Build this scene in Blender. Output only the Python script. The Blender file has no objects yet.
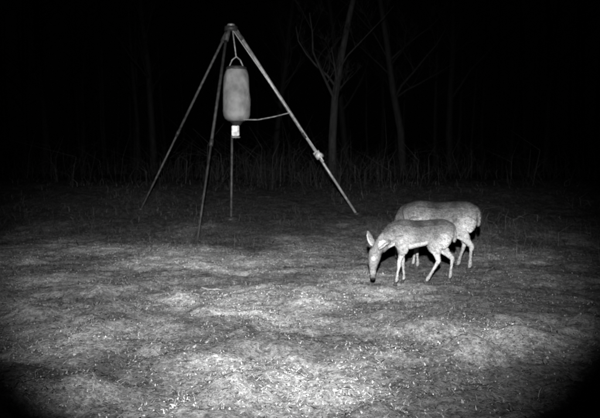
import bpy, math, random
import numpy as np
from mathutils import Vector, Matrix
random.seed(7); rng=np.random.default_rng(11)
S=bpy.context.scene
S.view_settings.view_transform='Standard'; S.view_settings.look='None'; S.view_settings.exposure=0

# ---------------------------------------------------------------- noise / terrain
def vnoise(x,y,seed=0):
    x=np.asarray(x,float); y=np.asarray(y,float)
    xi=np.floor(x).astype(np.int64); yi=np.floor(y).astype(np.int64)
    fx=x-xi; fy=y-yi; fx=fx*fx*(3-2*fx); fy=fy*fy*(3-2*fy)
    def h(a,b):
        n=(a*374761393+b*668265263+seed*1442695041)&0xffffffff
        n=((n^(n>>13))*1274126177)&0xffffffff
        return ((n^(n>>16))&0xffff)/65535.0
    return (h(xi,yi)*(1-fx)+h(xi+1,yi)*fx)*(1-fy)+(h(xi,yi+1)*(1-fx)+h(xi+1,yi+1)*fx)*fy
def fbm(x,y,seed=0,o=4):
    s=0;a=.5;t=0
    for i in range(o):
        s=s+a*vnoise(x*2**i+i*17.3,y*2**i+i*9.1,seed+i); t+=a; a*=.5
    return s/t
def gh(x,y):
    x=np.asarray(x,float); y=np.asarray(y,float)
    big=(fbm(x*.45,y*.45,3,2)-.5)*.12
    mid=(fbm(x*1.7,y*1.7,5,3)-.5)*.09
    mound=np.clip(fbm(x*2.6+4,y*2.6,21,2)-.48,0,1)*.30*np.clip((8-y)/4,0.2,1)
    fine=(fbm(x*8,y*8,8,3)-.5)*.050
    t=np.clip((y-9.8)/5.5,0,1); rise=.8*t*t*(3-2*t)
    return big+mid+mound+fine+rise
def g1(x,y): return float(gh(np.array([x]),np.array([y]))[0])

# ---------------------------------------------------------------- materials
def nodes(name):
    m=bpy.data.materials.new(name); m.use_nodes=True
    nt=m.node_tree; b=nt.nodes['Principled BSDF']; b.inputs['Specular IOR Level'].default_value=.2
    return m,nt,b
def mat_attr(name,rough=.8,scale=60,lo=.75,hi=1.2,bump=.0,stretch=(1,1,1),spec=.1):
    m,nt,b=nodes(name); N=nt.nodes; L=nt.links
    a=N.new('ShaderNodeAttribute'); a.attribute_name='shade'
    tc=N.new('ShaderNodeTexCoord'); mp=N.new('ShaderNodeMapping'); mp.inputs['Scale'].default_value=stretch
    nz=N.new('ShaderNodeTexNoise'); nz.inputs['Scale'].default_value=scale; nz.inputs['Detail'].default_value=5
    L.new(tc.outputs['Object'],mp.inputs[0]); L.new(mp.outputs[0],nz.inputs['Vector'])
    mr=N.new('ShaderNodeMapRange'); mr.inputs[1].default_value=.3; mr.inputs[2].default_value=.7
    mr.inputs[3].default_value=lo; mr.inputs[4].default_value=hi; L.new(nz.outputs[0],mr.inputs[0])
    mu=N.new('ShaderNodeMath'); mu.operation='MULTIPLY'; L.new(a.outputs['Fac'],mu.inputs[0]); L.new(mr.outputs[0],mu.inputs[1])
    L.new(mu.outputs[0],b.inputs['Base Color'])
    b.inputs['Roughness'].default_value=rough; b.inputs['Specular IOR Level'].default_value=spec
    if bump:
        bp=N.new('ShaderNodeBump'); bp.inputs['Strength'].default_value=bump; bp.inputs['Distance'].default_value=.01
        L.new(nz.outputs[0],bp.inputs['Height']); L.new(bp.outputs[0],b.inputs['Normal'])
    return m
def mat_plain(name,v,rough=.6,metal=0,scale=25,var=.3,bump=.15,bd=.01):
    m,nt,b=nodes(name); N=nt.nodes; L=nt.links
    tc=N.new('ShaderNodeTexCoord')
    nz=N.new('ShaderNodeTexNoise'); nz.inputs['Scale'].default_value=scale; nz.inputs['Detail'].default_value=6
    L.new(tc.outputs['Object'],nz.inputs['Vector'])
    mr=N.new('ShaderNodeMapRange'); mr.inputs[1].default_value=.3; mr.inputs[2].default_value=.7
    mr.inputs[3].default_value=v*(1-var); mr.inputs[4].default_value=v*(1+var); L.new(nz.outputs[0],mr.inputs[0])
    L.new(mr.outputs[0],b.inputs['Base Color']); b.inputs['Roughness'].default_value=rough; b.inputs['Metallic'].default_value=metal
    if bump:
        bp=N.new('ShaderNodeBump'); bp.inputs['Strength'].default_value=bump; bp.inputs['Distance'].default_value=bd
        L.new(nz.outputs[0],bp.inputs['Height']); L.new(bp.outputs[0],b.inputs['Normal'])
    return m
M_straw=mat_attr('dry_straw',scale=40,lo=.8,hi=1.15)
M_fur=mat_attr('deer_fur',rough=.95,scale=55,lo=.45,hi=1.3,bump=1.0,stretch=(.4,1,1),spec=.0)
M_bark=mat_attr('bark',scale=14,lo=.6,hi=1.3,bump=.6,stretch=(1,1,.25))
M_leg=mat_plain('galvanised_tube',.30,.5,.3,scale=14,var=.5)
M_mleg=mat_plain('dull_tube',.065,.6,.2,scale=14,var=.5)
M_dleg=mat_plain('dark_tube',.036,.6,.2,scale=14,var=.5)  # darkest of the tube tones
M_white=mat_plain('pale_metal',.50,.4,.1)
M_dark=mat_plain('dark_metal',.04,.5,.3)
M_bag=mat_plain('feeder_drum_plastic',.20,.75,0,scale=5,var=.35,bump=.7,bd=.05)
M_eye,nt,b=nodes('deer_eye'); b.inputs['Base Color'].default_value=(.02,.02,.02,1); b.inputs['Roughness'].default_value=.05
M_shine,nt,b=nodes('deer_eye_glow'); b.inputs['Base Color'].default_value=(.9,.9,.9,1)  # emission stands in for the flash reflected back by the eye
b.inputs['Emission Color'].default_value=(1,1,1,1); b.inputs['Emission Strength'].default_value=5

def ground_mat():
    m,nt,b=nodes('field_ground'); N=nt.nodes; L=nt.links
    tc=N.new('ShaderNodeTexCoord')
    def nz(sc,de,rough=.6):
        n=N.new('ShaderNodeTexNoise'); n.inputs['Scale'].default_value=sc; n.inputs['Detail'].default_value=de
        n.inputs['Roughness'].default_value=rough; L.new(tc.outputs['Object'],n.inputs['Vector']); return n
    def rng_(src,a0,b0,c0,d0):
        r=N.new('ShaderNodeMapRange'); r.inputs[1].default_value=a0;r.inputs[2].default_value=b0;r.inputs[3].default_value=c0;r.inputs[4].default_value=d0
        L.new(src,r.inputs[0]); return r.outputs[0]
    def mul(p,q):
        m_=N.new('ShaderNodeMath'); m_.operation='MULTIPLY'; L.new(p,m_.inputs[0]); L.new(q,m_.inputs[1]); return m_.outputs[0]
    a=N.new('ShaderNodeAttribute'); a.attribute_name='shade'
    n1=nz(7,8,.7); n2=nz(50,6,.85); n3=nz(16,5,.75)
    v=mul(mul(rng_(n1.outputs[0],.35,.65,.7,1.25),rng_(n2.outputs[0],.38,.62,.35,1.5)),mul(rng_(n3.outputs[0],.36,.58,.5,1.25),a.outputs['Fac']))
    L.new(v,b.inputs['Base Color']); b.inputs['Roughness'].default_value=.95; b.inputs['Specular IOR Level'].default_value=.0
    bp=N.new('ShaderNodeBump'); bp.inputs['Strength'].default_value=1; bp.inputs['Distance'].default_value=.04
    L.new(n2.outputs[0],bp.inputs['Height']); L.new(bp.outputs[0],b.inputs['Normal'])
    return m

# ---------------------------------------------------------------- helpers
def mesh_np(name,V,F,shade=None,mat=None,smooth=False):
    me=bpy.data.meshes.new(name)
    V=np.asarray(V,np.float32); F=np.asarray(F,np.int32); k=F.shape[1]
    me.vertices.add(len(V)); me.vertices.foreach_set('co',V.ravel())
    me.loops.add(F.size); me.loops.foreach_set('vertex_index',F.ravel())
    me.polygons.add(len(F)); me.polygons.foreach_set('loop_start',np.arange(0,F.size,k,dtype=np.int32))
    me.polygons.foreach_set('loop_total',np.full(len(F),k,np.int32))
    if smooth: me.polygons.foreach_set('use_smooth',np.ones(len(F),bool))
    me.update(calc_edges=True)
    if shade is not None:
        at=me.attributes.new('shade','FLOAT','POINT'); at.data.foreach_set('value',np.asarray(shade,np.float32))
    ob=bpy.data.objects.new(name,me); S.collection.objects.link(ob)
    if mat: me.materials.append(mat)
    return ob
def empty(name,loc=(0,0,0),rz=0):
    e=bpy.data.objects.new(name,None); S.collection.objects.link(e); e.location=loc; e.rotation_euler=(0,0,rz); e.empty_display_size=.2
    return e

# straw / dry soil patches (albedo); flash reach painted in: mid-distance paler, far darker
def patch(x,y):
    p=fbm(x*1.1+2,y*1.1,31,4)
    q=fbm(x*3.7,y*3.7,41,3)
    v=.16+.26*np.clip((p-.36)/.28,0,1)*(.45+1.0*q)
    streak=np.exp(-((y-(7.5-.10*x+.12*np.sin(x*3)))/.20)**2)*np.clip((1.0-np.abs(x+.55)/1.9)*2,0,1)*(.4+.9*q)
    mid_gain=np.clip((y-4)/2.5,0,1)  # ground painted paler with distance to offset flash falloff
    v=v*(.90+.40*mid_gain)+.26*streak
    far=np.clip((y-8.6)/3.2,0,1)  # far ground darkened in colour to fade into the night
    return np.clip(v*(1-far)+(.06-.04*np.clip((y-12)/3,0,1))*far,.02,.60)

# ---------------------------------------------------------------- ground sheet
xs=np.concatenate([-np.geomspace(9,250,30)[::-1],np.arange(-8.95,8.96,.04),np.geomspace(9,250,30)])
ys=np.concatenate([-np.geomspace(1,150,16)[::-1],np.arange(-.9,1.5,.3),np.arange(1.5,16,.035),np.geomspace(16.1,300,45)])
X,Y=np.meshgrid(xs,ys); Z=gh(X,Y)
V=np.stack([X.ravel(),Y.ravel(),Z.ravel()],1)
nx=len(xs); ny=len(ys)
i=(np.arange(ny-1)[:,None]*nx+np.arange(nx-1)[None,:]).ravel()
F=np.stack([i,i+1,i+1+nx,i+nx],1)
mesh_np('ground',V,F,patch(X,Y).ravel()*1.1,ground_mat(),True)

# ---------------------------------------------------------------- straw / grass / leaves
def blades(n,xr,yr,lr,wr,tilt,sh,densf=None,bend=.3,pw=1.0,lift=.004,rel=True):
    y=yr[0]+(yr[1]-yr[0])*rng.random(n)**pw; x=rng.uniform(xr[0],xr[1],n)
    if densf is not None:
        k=rng.random(n)<densf(x,y); x=x[k]; y=y[k]
    n=len(x)
    l=rng.uniform(*lr,n)*(.6+.8*rng.random(n)); w=rng.uniform(*wr,n)
    a=rng.uniform(0,2*np.pi,n); t=rng.uniform(*tilt,n)
    d=np.stack([np.cos(a)*np.cos(t),np.sin(a)*np.cos(t),np.sin(t)],1)
    s=np.stack([-np.sin(a),np.cos(a),rng.uniform(-.5,.5,n)],1)
    p0=np.stack([x,y,gh(x,y)+lift],1)
    p1=p0+d*(l*.5)[:,None]
    d2=d+np.stack([rng.normal(0,bend,n),rng.normal(0,bend,n),-np.abs(rng.normal(0,bend,n))*.8*np.sin(t)],1)
    p2=p1+d2*(l*.5)[:,None]
    p2[:,2]=np.maximum(p2[:,2],gh(p2[:,0],p2[:,1])+.003); p1[:,2]=np.maximum(p1[:,2],gh(p1[:,0],p1[:,1])+.004)
    W=w[:,None]
    V=np.stack([p0-s*W,p0+s*W,p1+s*W*.9,p1-s*W*.9,p2+s*W*.3,p2-s*W*.3],1).reshape(-1,3)
    b=np.arange(n)*6
    F=np.concatenate([np.stack([b,b+1,b+2,b+3],1),np.stack([b+3,b+2,b+4,b+5],1)])
    shv=rng.uniform(*sh,n)
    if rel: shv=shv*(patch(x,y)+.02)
    return V,F,np.repeat(shv,6)
def combine(parts):
    Vs=[];Fs=[];Ss=[];o=0
    for V,F,s in parts:
        Vs.append(V);Fs.append(F+o);Ss.append(s);o+=len(V)
    return np.concatenate(Vs),np.concatenate(Fs),np.concatenate(Ss)
dens=lambda x,y: np.clip((fbm(x*2.1,y*2.1,55,3)-.33)*3.0,.15,1)
tuft=lambda x,y: np.clip((fbm(x*3.2,y*3.2,66,3)-.50)*6,0.05,1)
parts=[blades(150000,(-7.5,7.5),(1.8,14),(.015,.055),(.0007,.0016),(0,.3),(.35,1.15),dens,pw=1.3,bend=.12),
       blades(230000,(-7.5,7.5),(1.8,14),(.006,.018),(.002,.0055),(0,.9),(.08,1.15),dens,pw=1.3,bend=.15),
       blades(90000,(-7.5,7.5),(1.8,14),(.010,.03),(.002,.005),(0,.6),(.04,.35),None,pw=1.2),
       blades(90000,(-7.5,7.5),(1.8,15),(.012,.045),(.0008,.0018),(.2,1.2),(.35,.9),tuft,bend=.2)]
V,F,s=combine(parts); mesh_np('dry_grass',V,F,s,M_straw)
V,F,s=blades(4500,(-7.5,7.5),(1.8,14),(.015,.035),(.006,.012),(0,.6),(.1,.95),dens,pw=1.1,lift=.008)
mesh_np('leaf_litter',V,F,s,M_straw)

# tubes -------------------------------------------------------------
class Tubes:
    def __init__(s): s.V=[];s.F=[];s.S=[];s.n=0
    def add(s,pts,rad,shade,k=6):
        pts=[Vector(p) for p in pts]; m=len(pts)
        for i,p in enumerate(pts):
            t=(pts[min(i+1,m-1)]-pts[max(i-1,0)]).normalized()
            u=t.cross(Vector((.3,.9,.1)))
            if u.length<.05: u=t.cross(Vector((1,0,0)))
            u.normalize(); w=t.cross(u)
            for j in range(k):
                a=2*math.pi*j/k
                s.V.append(tuple(p+(u*math.cos(a)+w*math.sin(a))*rad[i])); s.S.append(shade)
        for i in range(m-1):
            for j in range(k):
                a=s.n+i*k+j; b=s.n+i*k+(j+1)%k
                s.F.append((a,b,b+k,a+k))
        s.n+=m*k
    def obj(s,name,mat): return mesh_np(name,s.V,s.F,s.S,mat,True)
def tree(name,x,y,h,r,seed,shade,lean=0,levels=4):
    R=random.Random(seed); T=Tubes()
    z0=g1(x,y)-.1
    def br(p,d,l,r,lv):
        n=7 if lv==0 else (5 if lv==1 else 3); pts=[p.copy()]; rad=[r]; q=p.copy(); dd=d.copy()
        for i in range(n):
            dd=(dd+Vector((R.gauss(0,.18),R.gauss(0,.18),R.gauss(.04,.08)))*(1 if lv else .3)).normalized()
            q=q+dd*l/n; pts.append(q.copy()); rad.append(max(.003,r*(1-(i+1)/n*(.6 if lv==0 else .75))))
        T.add(pts,rad,shade*R.uniform(.8,1.2),8 if lv==0 else (5 if lv<3 else 3))
        if lv>=levels: return
        nb=R.randint(12,16) if lv==0 else R.randint(4,6)
        for b in range(nb):
            f=R.uniform(.22,1) if lv==0 else R.uniform(.15,1)
            k=min(int(f*n),n-1); t=f*n-k
            pp=pts[k].lerp(pts[k+1],t); rr=(rad[k]*(1-t)+rad[k+1]*t)
            a=R.uniform(0,6.283); up=R.uniform(.5,1.6)
            base=Vector((math.cos(a),math.sin(a),up)).normalized()
            nd=(base+dd*.5*(lv>0)).normalized()
            br(pp,nd,l*R.uniform(.18,.34)*(1.5 if lv else 1),rr*R.uniform(.28,.5),lv+1)
    d0=Vector((lean,0,1)).normalized()
    T.add([(x,y,z0-.05),(x+lean*.1,y,z0+.25)],[r*1.6,r*1.05],shade,8)
    br(Vector((x,y,z0+.15)),d0,h,r,0)
    return T.obj(name,M_bark)
tree('bare_tree',.86,17.2,7.5,.12,3,.021,.0)
tree('bare_tree',3.2,20,9,.13,5,.009,-.02)
tree('bare_tree',-.9,23,9,.12,8,.007,.03)
tree('bare_tree',5.6,24,10,.15,9,.006,0)
tree('bare_tree',-5.2,23,9,.14,12,.007,.04)
tree('bare_tree',-9.5,24,9,.15,14,.007,-.03)
tree('bare_tree',9.5,25,9,.15,15,.007,.03)
tree('bare_tree',1.9,26,10,.15,17,.007,.0)
T=Tubes(); R=random.Random(4)
for i in range(150):
    x=R.uniform(-40,40); y=R.uniform(29,60); h=R.uniform(8,14); r=R.uniform(.06,.17)
    lx=R.gauss(0,.04)
    pts=[(x+lx*h*t+R.gauss(0,.05),y,.5+h*t) for t in (0,.25,.5,.75,1)]
    T.add(pts,[r,r*.85,r*.65,r*.4,r*.1],R.uniform(.006,.010),5)
    for b in range(12):
        t=R.uniform(.25,.95); a=R.uniform(0,6.28); l=h*.22*(1.2-t)
        p=Vector((x+lx*h*t,y,.5+h*t)); q=p+Vector((math.cos(a),math.sin(a),R.uniform(.3,1.2)))*l
        T.add([p,p.lerp(q,.5)+Vector((0,0,.1)),q],[r*.35,r*.22,.01],.008,3)
T.obj('distant_trees',M_bark)
def brush(name,n,xr,yr,hr,sh,densf,w=(.003,.008),tilt=(.9,1.57),bend=.45):
    V,F,s=blades(n,xr,yr,hr,w,tilt,sh,densf,bend=bend,rel=False); return mesh_np(name,V,F,s,M_straw)
brush('brush_thicket',40000,(-15,15),(13.8,24),(.2,1.5),(.006,.038),lambda x,y:np.clip((fbm(x*.8,y*.8,77,3)-.36)*3.5,.05,1)*(.2+.8*np.exp(-((x-.2)/2.4)**2)),w=(.002,.005),tilt=(.4,1.5),bend=.9)
brush('tall_weeds',1800,(2.2,6.5),(7.4,12.5),(.12,.40),(.04,.16),lambda x,y:np.clip((fbm(x*1.5,y*1.5,78,2)-.5)*6,0,1),w=(.001,.003),tilt=(.4,1.5),bend=.7)
brush('edge_grass',22000,(-9,9),(9.2,15.0),(.05,.20),(.012,.07),lambda x,y:np.clip((fbm(x*1.3,y*1.3,83,3)-.44)*5,.03,1)*np.clip((15.2-y)/3,0,1),w=(.002,.005),tilt=(.2,1.4),bend=.7)

T=Tubes(); R=random.Random(9)
for i in range(90):
    x=R.uniform(-7,7); y=R.uniform(2.2,13); a=R.uniform(0,6.28); l=R.uniform(.06,.25); r=R.uniform(.002,.006)
    pts=[]
    for t in (-.5,-.1,.3,.5):
        px=x+math.cos(a+t*.5)*l*t; py=y+math.sin(a+t*.5)*l*t; pts.append((px,py,g1(px,py)+r+.008))
    T.add(pts,[r,r,r*.8,r*.4],R.choice([.04,.07,.1,.25]),5)
T.obj('fallen_twigs',M_bark)

# ---------------------------------------------------------------- feeder
feed=empty('tripod_deer_feeder',(-1.2,11.4,0))
def child(ob,par):
    ob.parent=par; ob.matrix_parent_inverse=Matrix.Translation(-Vector(par.location)); return ob
def tube(name,a,b,r,mat,par=feed,r2=None,k=14):
    T=Tubes(); a=Vector(a);b=Vector(b); r2=r if r2 is None else r2
    d=(b-a).normalized()
    T.add([a-d*.0005,a,a.lerp(b,.5),b,b+d*.0005],[.0005,r,(r+r2)/2,r2,.0005],.5,k)
    o=T.obj(name,mat); return child(o,par)
def lathe(name,prof,c,mat,par=feed,k=40,wob=0):
    V=[];F=[]
    for i,(r,z) in enumerate(prof):
        for j in range(k):
            a=2*math.pi*j/k; rr=r*(1+wob*math.sin(a*5+z*7)+wob*math.sin(a*3-z*13)+wob*.7*math.sin(a*9+z*21))
            V.append((c[0]+rr*math.cos(a),c[1]+rr*math.sin(a),c[2]+z))
    for i in range(len(prof)-1):
        for j in range(k):
            a=i*k+j;b=i*k+(j+1)%k; F.append((a,b,b+k,a+k))
    o=mesh_np(name,V,F,None,mat,True); return child(o,par)
AP=Vector((-1.21,11.5,3.60))
feet={'front_leg':Vector((-1.62,10.03,0)),'left_leg':Vector((-3.06,12.3,0)),'right_leg':Vector((1.07,12.0,0))}
offs={'front_leg':Vector((-.06,-.07,-.06)),'left_leg':Vector((-.08,.06,-.05)),'right_leg':Vector((.09,.0,-.03))}
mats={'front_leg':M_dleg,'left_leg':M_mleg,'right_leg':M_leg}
rads={'front_leg':.025,'left_leg':.022,'right_leg':.030}
for n,f in feet.items():
    f.z=g1(f.x,f.y)-.03
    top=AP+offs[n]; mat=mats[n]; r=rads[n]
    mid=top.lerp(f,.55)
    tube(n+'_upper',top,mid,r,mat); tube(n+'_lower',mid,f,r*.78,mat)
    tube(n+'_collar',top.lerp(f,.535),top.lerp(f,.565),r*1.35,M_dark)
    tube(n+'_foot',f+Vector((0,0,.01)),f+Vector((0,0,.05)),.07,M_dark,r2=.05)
rt=AP+offs['right_leg']; rf=feet['right_leg']
c=rt.lerp(rf,.66); d=(rf-rt).normalized()
tube('winch_clamp',c-d*.07,c+d*.07,.06,M_white)
tube('winch_drum',c+Vector((-.02,-.13,0)),c+Vector((.07,-.04,-.02)),.055,M_white)
tube('winch_handle',c+Vector((.02,-.14,0)),c+Vector((.10,-.16,-.12)),.012,M_white)
tube('winch_cable',AP+Vector((.02,-.05,-.02)),c+Vector((.01,-.07,.03)),.007,M_white)
tube('apex_plate',AP+Vector((0,0,-.05)),AP+Vector((0,0,.03)),.12,M_dark)
tube('apex_cap',AP+Vector((0,0,.03)),AP+Vector((0,0,.07)),.07,M_leg)
for n,o_ in offs.items():
    tube(n+'_socket',AP+o_*.6,(AP+o_).lerp(feet[n],.05),.042,M_mleg)
BX,BY=-1.115,11.42
tube('hanger_cable',(AP.x+.03,AP.y-.03,AP.z-.04),(BX,BY,3.08),.010,M_leg)
T=Tubes()
for sx in(-1,1):
    T.add([(BX,BY,3.10),(BX+sx*.07,BY-.02,3.04),(BX+sx*.15,BY-.02,2.86)],[.011]*3,.5,6)
child(T.obj('lifting_bail',M_leg),feed)
lathe('feed_drum',[(.001,.93),(.13,.925),(.165,.91),(.185,.88),(.200,.84),(.211,.80),(.217,.76),(.221,.70),(.226,.62),(.232,.5),(.238,.38),(.24,.28),(.239,.18),(.232,.10),(.21,.045),(.16,.01),(.09,-.01),(.001,-.012)],(BX,BY,1.98),M_bag,wob=.014)
lathe('drum_lid',[(.001,.035),(.12,.03),(.17,.015),(.182,0),(.182,-.035),(.17,-.036)],(BX,BY,2.905),M_dark)
lathe('funnel',[(.13,.0),(.10,-.03),(.07,-.07),(.05,-.09),(.001,-.09)],(BX,BY,1.985),M_dark)
def box(name,c,sx,sy,sz,mat,par=feed,bev=.01):
    import bmesh
    bm=bmesh.new(); bmesh.ops.create_cube(bm,size=1)
    for v in bm.verts: v.co=Vector((v.co.x*sx+c[0],v.co.y*sy+c[1],v.co.z*sz+c[2]))
    bmesh.ops.bevel(bm,geom=bm.edges[:],offset=bev,segments=2,affect='EDGES')
    me=bpy.data.meshes.new(name); bm.to_mesh(me); bm.free(); me.materials.append(mat)
    o=bpy.data.objects.new(name,me); S.collection.objects.link(o); return child(o,par)
box('motor_box',(BX-.02,BY,1.81),.13,.12,.18,M_leg)
box('motor_box_label',(BX-.03,BY-.066,1.84),.085,.012,.10,M_white,bev=.003)
lathe('spinner_plate',[(.001,.0),(.07,.0),(.085,.02),(.08,.022),(.001,.008)],(BX-.02,BY,1.685),M_leg)
tube('spinner_shaft',(BX-.02,BY,1.72),(BX-.02,BY,1.67),.012,M_dark)
T=Tubes()
pr=rt.lerp(rf,.43)
q0=Vector((BX+.13,BY-.12,2.0))
T.add([q0,q0.lerp(pr,.3)+Vector((0,0,-.04)),q0.lerp(pr,.65)+Vector((0,0,-.03)),pr],[.010]*4,.5,6)
child(T.obj('tether_rope',M_leg),feed)
pz=g1(-1.24,11.62)
tube('support_post',(-1.22,11.62,1.74),(-1.25,11.62,pz-.02),.020,M_mleg)
tube('support_post_base',(-1.25,11.62,pz-.01),(-1.25,11.62,pz+.05),.16,M_dark,r2=.12)

# ---------------------------------------------------------------- deer
def cr(P,sub):
    P=np.array(P,float); out=[]; n=len(P)
    for i in range(n-1):
        p0=P[max(i-1,0)];p1=P[i];p2=P[i+1];p3=P[min(i+2,n-1)]
        for k in range(sub):
            t=k/sub
            out.append(.5*((2*p1)+(-p0+p2)*t+(2*p0-5*p1+4*p2-p3)*t*t+(-p0+3*p1-3*p2+p3)*t**3))
    out.append(P[-1]); return np.array(out)
def loft(VV,FF,P,side=(0,1,0),sub=5,k=20):
    Q=cr(P,sub); n=len(Q); o=len(VV); side=Vector(side)
    for i in range(n):
        c=Vector(Q[i,:3]); t=(Vector(Q[min(i+1,n-1),:3])-Vector(Q[max(i-1,0),:3])).normalized()
        s=(side-t*side.dot(t)).normalized(); m=t.cross(s)
        rs=max(Q[i,3],.002); rm=max(Q[i,4],.002)
        for j in range(k):
            a=2*math.pi*j/k; VV.append(tuple(c+s*math.cos(a)*rs+m*math.sin(a)*rm))
    for i in range(n-1):
        for j in range(k):
            a=o+i*k+j;b=o+i*k+(j+1)%k; FF.append((a,b,b+k,a+k))
    VV.append(tuple(Q[0,:3])); c0=len(VV)-1; VV.append(tuple(Q[-1,:3])); c1=len(VV)-1
    for j in range(k):
        FF.append((c0,o+(j+1)%k,o+j)); e=o+(n-1)*k; FF.append((c1,e+j,e+(j+1)%k))
def deer(name,loc,rz,scale,neck,head,ears,fl,hl,eye_t,shine,tone):
    VV=[];FF=[]
    trunk=[(-.335,0,.53,.03,.04),(-.315,0,.535,.062,.082),(-.25,0,.533,.090,.116),(-.16,0,.535,.094,.116),(-.05,0,.524,.098,.120),(.06,0,.512,.106,.133),(.15,0,.508,.100,.145),(.22,0,.517,.083,.136),(.30,0,.508,.066,.108),(.34,0,.50,.05,.08)]
    loft(VV,FF,trunk)
    loft(VV,FF,neck); loft(VV,FF,head)
    for e in ears: loft(VV,FF,e[0],side=e[1],sub=4,k=14)
    loft(VV,FF,[(-.31,0,.60,.014,.014),(-.338,0,.575,.028,.014),(-.352,0,.52,.034,.012),(-.352,0,.465,.026,.010),(-.345,0,.43,.008,.006)])
    for L in fl:
        y=L[0]; sh,el,kn,fe,ho=L[1:]
        loft(VV,FF,[(sh[0],y*.72,sh[1],.050,.090),((sh[0]+el[0])/2,y*.85,(sh[1]+el[1])/2,.046,.076),(el[0],y,el[1],.034,.047),
             ((el[0]+kn[0])/2,y,(el[1]+kn[1])/2,.020,.026),(kn[0],y,kn[1]+.02,.0165,.0185),(kn[0],y,kn[1]-.012,.0155,.0175),(kn[0]*.6+fe[0]*.4,y,kn[1]*.6+fe[1]*.4,.0095,.011),
             (fe[0]*.9+kn[0]*.1,y,fe[1]*.85+kn[1]*.15,.0095,.0115),(fe[0],y,fe[1],.013,.016),(ho[0]*.5+fe[0]*.5,y,ho[1]+.035,.0115,.0125),(ho[0],y,ho[1]+.02,.015,.020),(ho[0]+.006,y,ho[1],.016,.025)],k=14)
    for L in hl:
        y=L[0]; hp,st,hk,fe,ho=L[1:]
        loft(VV,FF,[(hp[0],y*.6,hp[1],.055,.100),((hp[0]+st[0])/2,y*.8,(hp[1]+st[1])/2,.058,.108),(st[0],y,st[1],.046,.078),
             (st[0]*.55+hk[0]*.45,y,st[1]*.55+hk[1]*.45,.028,.042),(hk[0]*.85+st[0]*.15,y,hk[1]*.85+st[1]*.15,.015,.025),(hk[0],y,hk[1],.0155,.023),(hk[0]+(fe[0]-hk[0])*.2,y,hk[1]-(hk[1]-fe[1])*.2,.012,.0155),
             (hk[0]*.4+fe[0]*.6,y,hk[1]*.4+fe[1]*.6,.010,.012),(fe[0],y,fe[1],.013,.017),(ho[0]*.5+fe[0]*.5,y,ho[1]+.035,.0115,.0125),(ho[0],y,ho[1]+.02,.015,.020),(ho[0]+.006,y,ho[1],.016,.025)],k=14)
    me=bpy.data.meshes.new('tmp'); me.from_pydata(VV,[],FF); me.update()
    ob=bpy.data.objects.new('tmp',me); S.collection.objects.link(ob)
    r=ob.modifiers.new('r','REMESH'); r.mode='VOXEL'; r.voxel_size=.0052; r.adaptivity=0
    sm=ob.modifiers.new('s','SMOOTH'); sm.factor=.5; sm.iterations=4
    dg=bpy.context.evaluated_depsgraph_get(); m2=bpy.data.meshes.new_from_object(ob.evaluated_get(dg))
    bpy.data.objects.remove(ob)
    n=len(m2.vertices); co=np.zeros(n*3); m2.vertices.foreach_get('co',co); co=co.reshape(-1,3)
    nr=np.zeros(n*3); m2.vertices.foreach_get('normal',nr); nr=nr.reshape(-1,3)
    x,y,z=co.T
    sh=np.full(n,.16)
    body=(x>-.34)&(x<.36)&(z>.30)
    sh=np.where(body,.075+.10*np.clip((.62-z)/.24,0,1),sh)
    sh=np.where(body&(nr[:,2]>.5),.055,sh)
    sh=np.where(body&(nr[:,2]<-.45),.34,sh)
    sh+=.18*np.exp(-((x+.23)**2+(z-.42)**2)/.010)
    sh+=.07*np.exp(-((x-.19)**2+(z-.46)**2)/.006)
    sh-=.04*np.exp(-((x-.05)**2/.006+(z-.52)**2/.02))
    sh-=.04*np.exp(-((x+.12)**2/.003+(z-.50)**2/.02))
    sh=np.where((z<.31)&(x<.40),.18+.12*np.clip(z/.3,0,1),sh)
    sh=np.where((z<.04)&(x<.40),.04,sh)
    sh=np.where((x<-.335)&(z>.42)&(nr[:,0]<-.4),.10,sh)
    nose=np.array(head[-1][:3]); dn=np.linalg.norm(co-nose,axis=1)
    hd=np.linalg.norm(co-np.array(head[2][:3]),axis=1)
    sh=np.where((x>.36)&(z>.25),.12,sh)
    sh=np.where(hd<.09,.14,sh); sh=np.where(dn<.10,.20,sh); sh=np.where(dn<.06,.10,sh); sh=np.where(dn<.03,.02,sh)
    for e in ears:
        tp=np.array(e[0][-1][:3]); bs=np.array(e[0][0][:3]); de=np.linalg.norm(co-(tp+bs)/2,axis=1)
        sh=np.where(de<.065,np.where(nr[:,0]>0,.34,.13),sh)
    sh=np.clip(sh,.02,1)*tone*(.55+.9*fbm(x*16+7,z*16,91,4))
    at=m2.attributes.new('shade','FLOAT','POINT'); at.data.foreach_set('value',sh.astype(np.float32))
    m2.polygons.foreach_set('use_smooth',np.ones(len(m2.polygons),bool))
    m2.materials.clear(); m2.materials.append(M_fur)
    E=empty(name,loc,rz); E.scale=(scale,)*3
    bo=bpy.data.objects.new('body',m2); S.collection.objects.link(bo); bo.parent=E
    h2=np.array(head[2]); h3=np.array(head[3]); c=Vector((h2*(1-eye_t)+h3*eye_t)[:3]); rs=(h2*(1-eye_t)+h3*eye_t)[3]
    t=Vector((h3-h2)[:3]).normalized(); s=Vector((0,1,0)); s=(s-t*s.dot(t)).normalized(); m=t.cross(s)
    if m.x<0: m=-m
    eyes=[c+s*sg*rs*.98+m*.022 for sg in (1,-1)]
    k=np.where(z>.06)[0]; k=rng.choice(k,min(len(k)*2,90000))
    for e in eyes: k=k[np.linalg.norm(co[k]-np.array(e),axis=1)>.026]
    p=co[k]+rng.normal(0,.002,(len(k),3)); nn=nr[k]
    flow=np.tile(np.array([-1,0,-.55]),(len(k),1)); lowm=(z[k]<.33); flow[lowm]=(-.1,0,-1)
    hm=x[k]>.40; flow[hm]=(-.2,0,1.0); flow+=rng.normal(0,.28,flow.shape)
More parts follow.
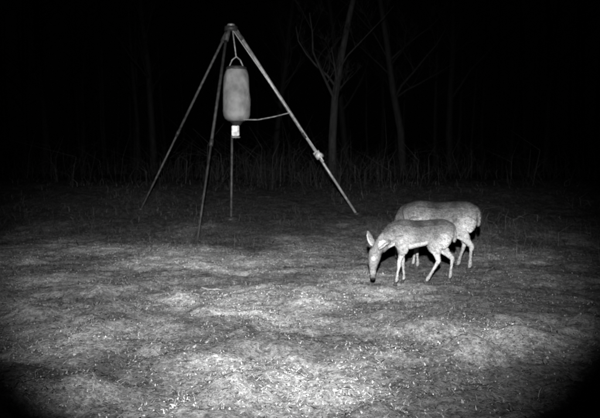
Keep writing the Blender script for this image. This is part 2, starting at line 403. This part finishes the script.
    flow-=nn*np.sum(flow*nn,1)[:,None]; flow/=np.linalg.norm(flow,axis=1)[:,None]+1e-6
    ln=np.where(lowm|hm,.007,.017)*rng.uniform(.6,1.3,len(k))
    tip=p+(flow+nn*.45)*ln[:,None]; sd=np.cross(flow,nn)*.0016
    HV=np.stack([p-sd,p+sd,tip],1).reshape(-1,3); b3=np.arange(len(k))*3
    hs=np.repeat(sh[k]*rng.uniform(.15,1.9,len(k)),3)
    ho_=mesh_np('coat',HV,np.stack([b3,b3+1,b3+2],1),hs,M_straw); ho_.parent=E
    for e,nm in zip(eyes,('eye_l','eye_r')):
        bpy.ops.mesh.primitive_uv_sphere_add(segments=16,ring_count=10,radius=.016)
        o=bpy.context.object; o.name=nm; o.data.materials.append(M_shine if shine and nm=='eye_l' else M_eye)
        for p_ in o.data.polygons: p_.use_smooth=True
        o.location=e; o.parent=E
    return E
neckA=[(.18,0,.525,.075,.120),(.27,0,.510,.068,.108),(.34,.008,.472,.056,.088),(.40,.018,.425,.048,.072),(.445,.028,.375,.043,.060),(.475,.034,.33,.040,.052)]
headA=[(.452,.03,.385,.028,.024),(.472,.036,.35,.055,.056),(.490,.046,.295,.060,.062),(.502,.058,.24,.049,.050),(.509,.070,.185,.034,.036),(.513,.080,.135,.027,.028),(.514,.087,.095,.025,.025),(.513,.091,.07,.015,.016)]
earA=[([(.470,-.01,.375,.014,.010),(.486,-.034,.405,.030,.009),(.502,-.062,.450,.038,.008),(.518,-.082,.500,.026,.007),(.526,-.094,.535,.004,.005)],(.8,.4,-.2)),
      ([(.458,.068,.37,.014,.010),(.434,.098,.395,.030,.009),(.404,.125,.425,.038,.008),(.378,.145,.455,.026,.007),(.366,.155,.472,.004,.005)],(.6,.1,-.6))]
fA=[(.060,(.215,.50),(.205,.365),(.240,.215),(.262,.065),(.275,0.0)),(-.060,(.20,.50),(.185,.375),(.165,.215),(.150,.06),(.165,0.0))]
hA=[(.070,(-.225,.52),(-.125,.40),(-.165,.245),(-.055,.065),(-.035,0.0)),(-.070,(-.245,.52),(-.21,.39),(-.365,.245),(-.345,.065),(-.33,0.0))]
x,y=1.265,6.70
deer('white_tailed_deer',(x,y,g1(x,y)-.015),math.radians(180+8),1.04,neckA,headA,earA,fA,hA,.45,True,1.12)
neckB=[(.20,0,.525,.07,.12),(.28,-.02,.52,.066,.108),(.33,-.07,.48,.056,.092),(.36,-.13,.42,.048,.078),(.37,-.18,.36,.042,.064),(.375,-.20,.31,.038,.05)]
headB=[(.365,-.19,.36,.02,.02),(.375,-.205,.325,.046,.052),(.385,-.215,.275,.050,.056),(.39,-.222,.225,.040,.045),(.395,-.23,.175,.029,.033),(.40,-.236,.12,.023,.026),(.402,-.238,.08,.021,.023),(.402,-.238,.058,.012,.014)]
earB=[([(.36,-.23,.345,.012,.010),(.35,-.26,.37,.024,.009),(.34,-.29,.395,.027,.008),(.33,-.31,.42,.018,.007),(.33,-.32,.43,.004,.005)],(.8,.4,-.2)),
      ([(.36,-.17,.345,.012,.010),(.345,-.14,.37,.024,.009),(.33,-.11,.395,.027,.008),(.32,-.09,.42,.018,.007),(.315,-.08,.43,.004,.005)],(.6,-.1,-.6))]
fB=[(.065,(.215,.50),(.215,.375),(.215,.215),(.205,.065),(.218,0.0)),(-.065,(.20,.50),(.185,.375),(.225,.215),(.245,.06),(.26,0.0))]
hB=[(.075,(-.235,.52),(-.17,.39),(-.285,.245),(-.275,.065),(-.26,0.0)),(-.075,(-.245,.52),(-.19,.39),(-.235,.25),(-.18,.065),(-.165,0.0))]
x,y=1.69,7.72
deer('white_tailed_deer',(x,y,g1(x,y)-.01),math.radians(180-10),1.27,neckB,headB,earB,fB,hB,.45,False,1.10)

# ---------------------------------------------------------------- camera, night sky, flash
cam=bpy.data.cameras.new('camera'); co=bpy.data.objects.new('camera',cam); S.collection.objects.link(co)
co.location=(0,0,1.3); co.rotation_euler=(math.radians(90-4.36),0,0); cam.lens=38.6; cam.sensor_width=36; cam.clip_end=1000; cam.clip_start=.05
cam.dof.use_dof=True; cam.dof.focus_distance=2.4; cam.dof.aperture_fstop=7
S.camera=co
w=bpy.data.worlds.new('World'); S.world=w; w.use_nodes=True; nt=w.node_tree
bg=nt.nodes['Background']; sk=nt.nodes.new('ShaderNodeTexSky'); sk.sky_type='NISHITA'; sk.sun_disc=False
sk.sun_elevation=math.radians(4); sk.sun_rotation=math.radians(160)
bw=nt.nodes.new('ShaderNodeRGBToBW'); nt.links.new(sk.outputs[0],bw.inputs[0]); nt.links.new(bw.outputs[0],bg.inputs[0]); bg.inputs[1].default_value=.0001
def flash(name,loc,target,power,size,blend,rad=.04):
    l=bpy.data.lights.new(name,'SPOT'); l.energy=power; l.spot_size=math.radians(size); l.spot_blend=blend; l.shadow_soft_size=rad
    o=bpy.data.objects.new(name,l); S.collection.objects.link(o); o.location=loc
    o.rotation_euler=(Vector(target)-Vector(loc)).to_track_quat('-Z','Y').to_euler()
flash('trail_camera_flash',(.0,-.05,1.8),(-.10,8,.60),7400,57,1.0)
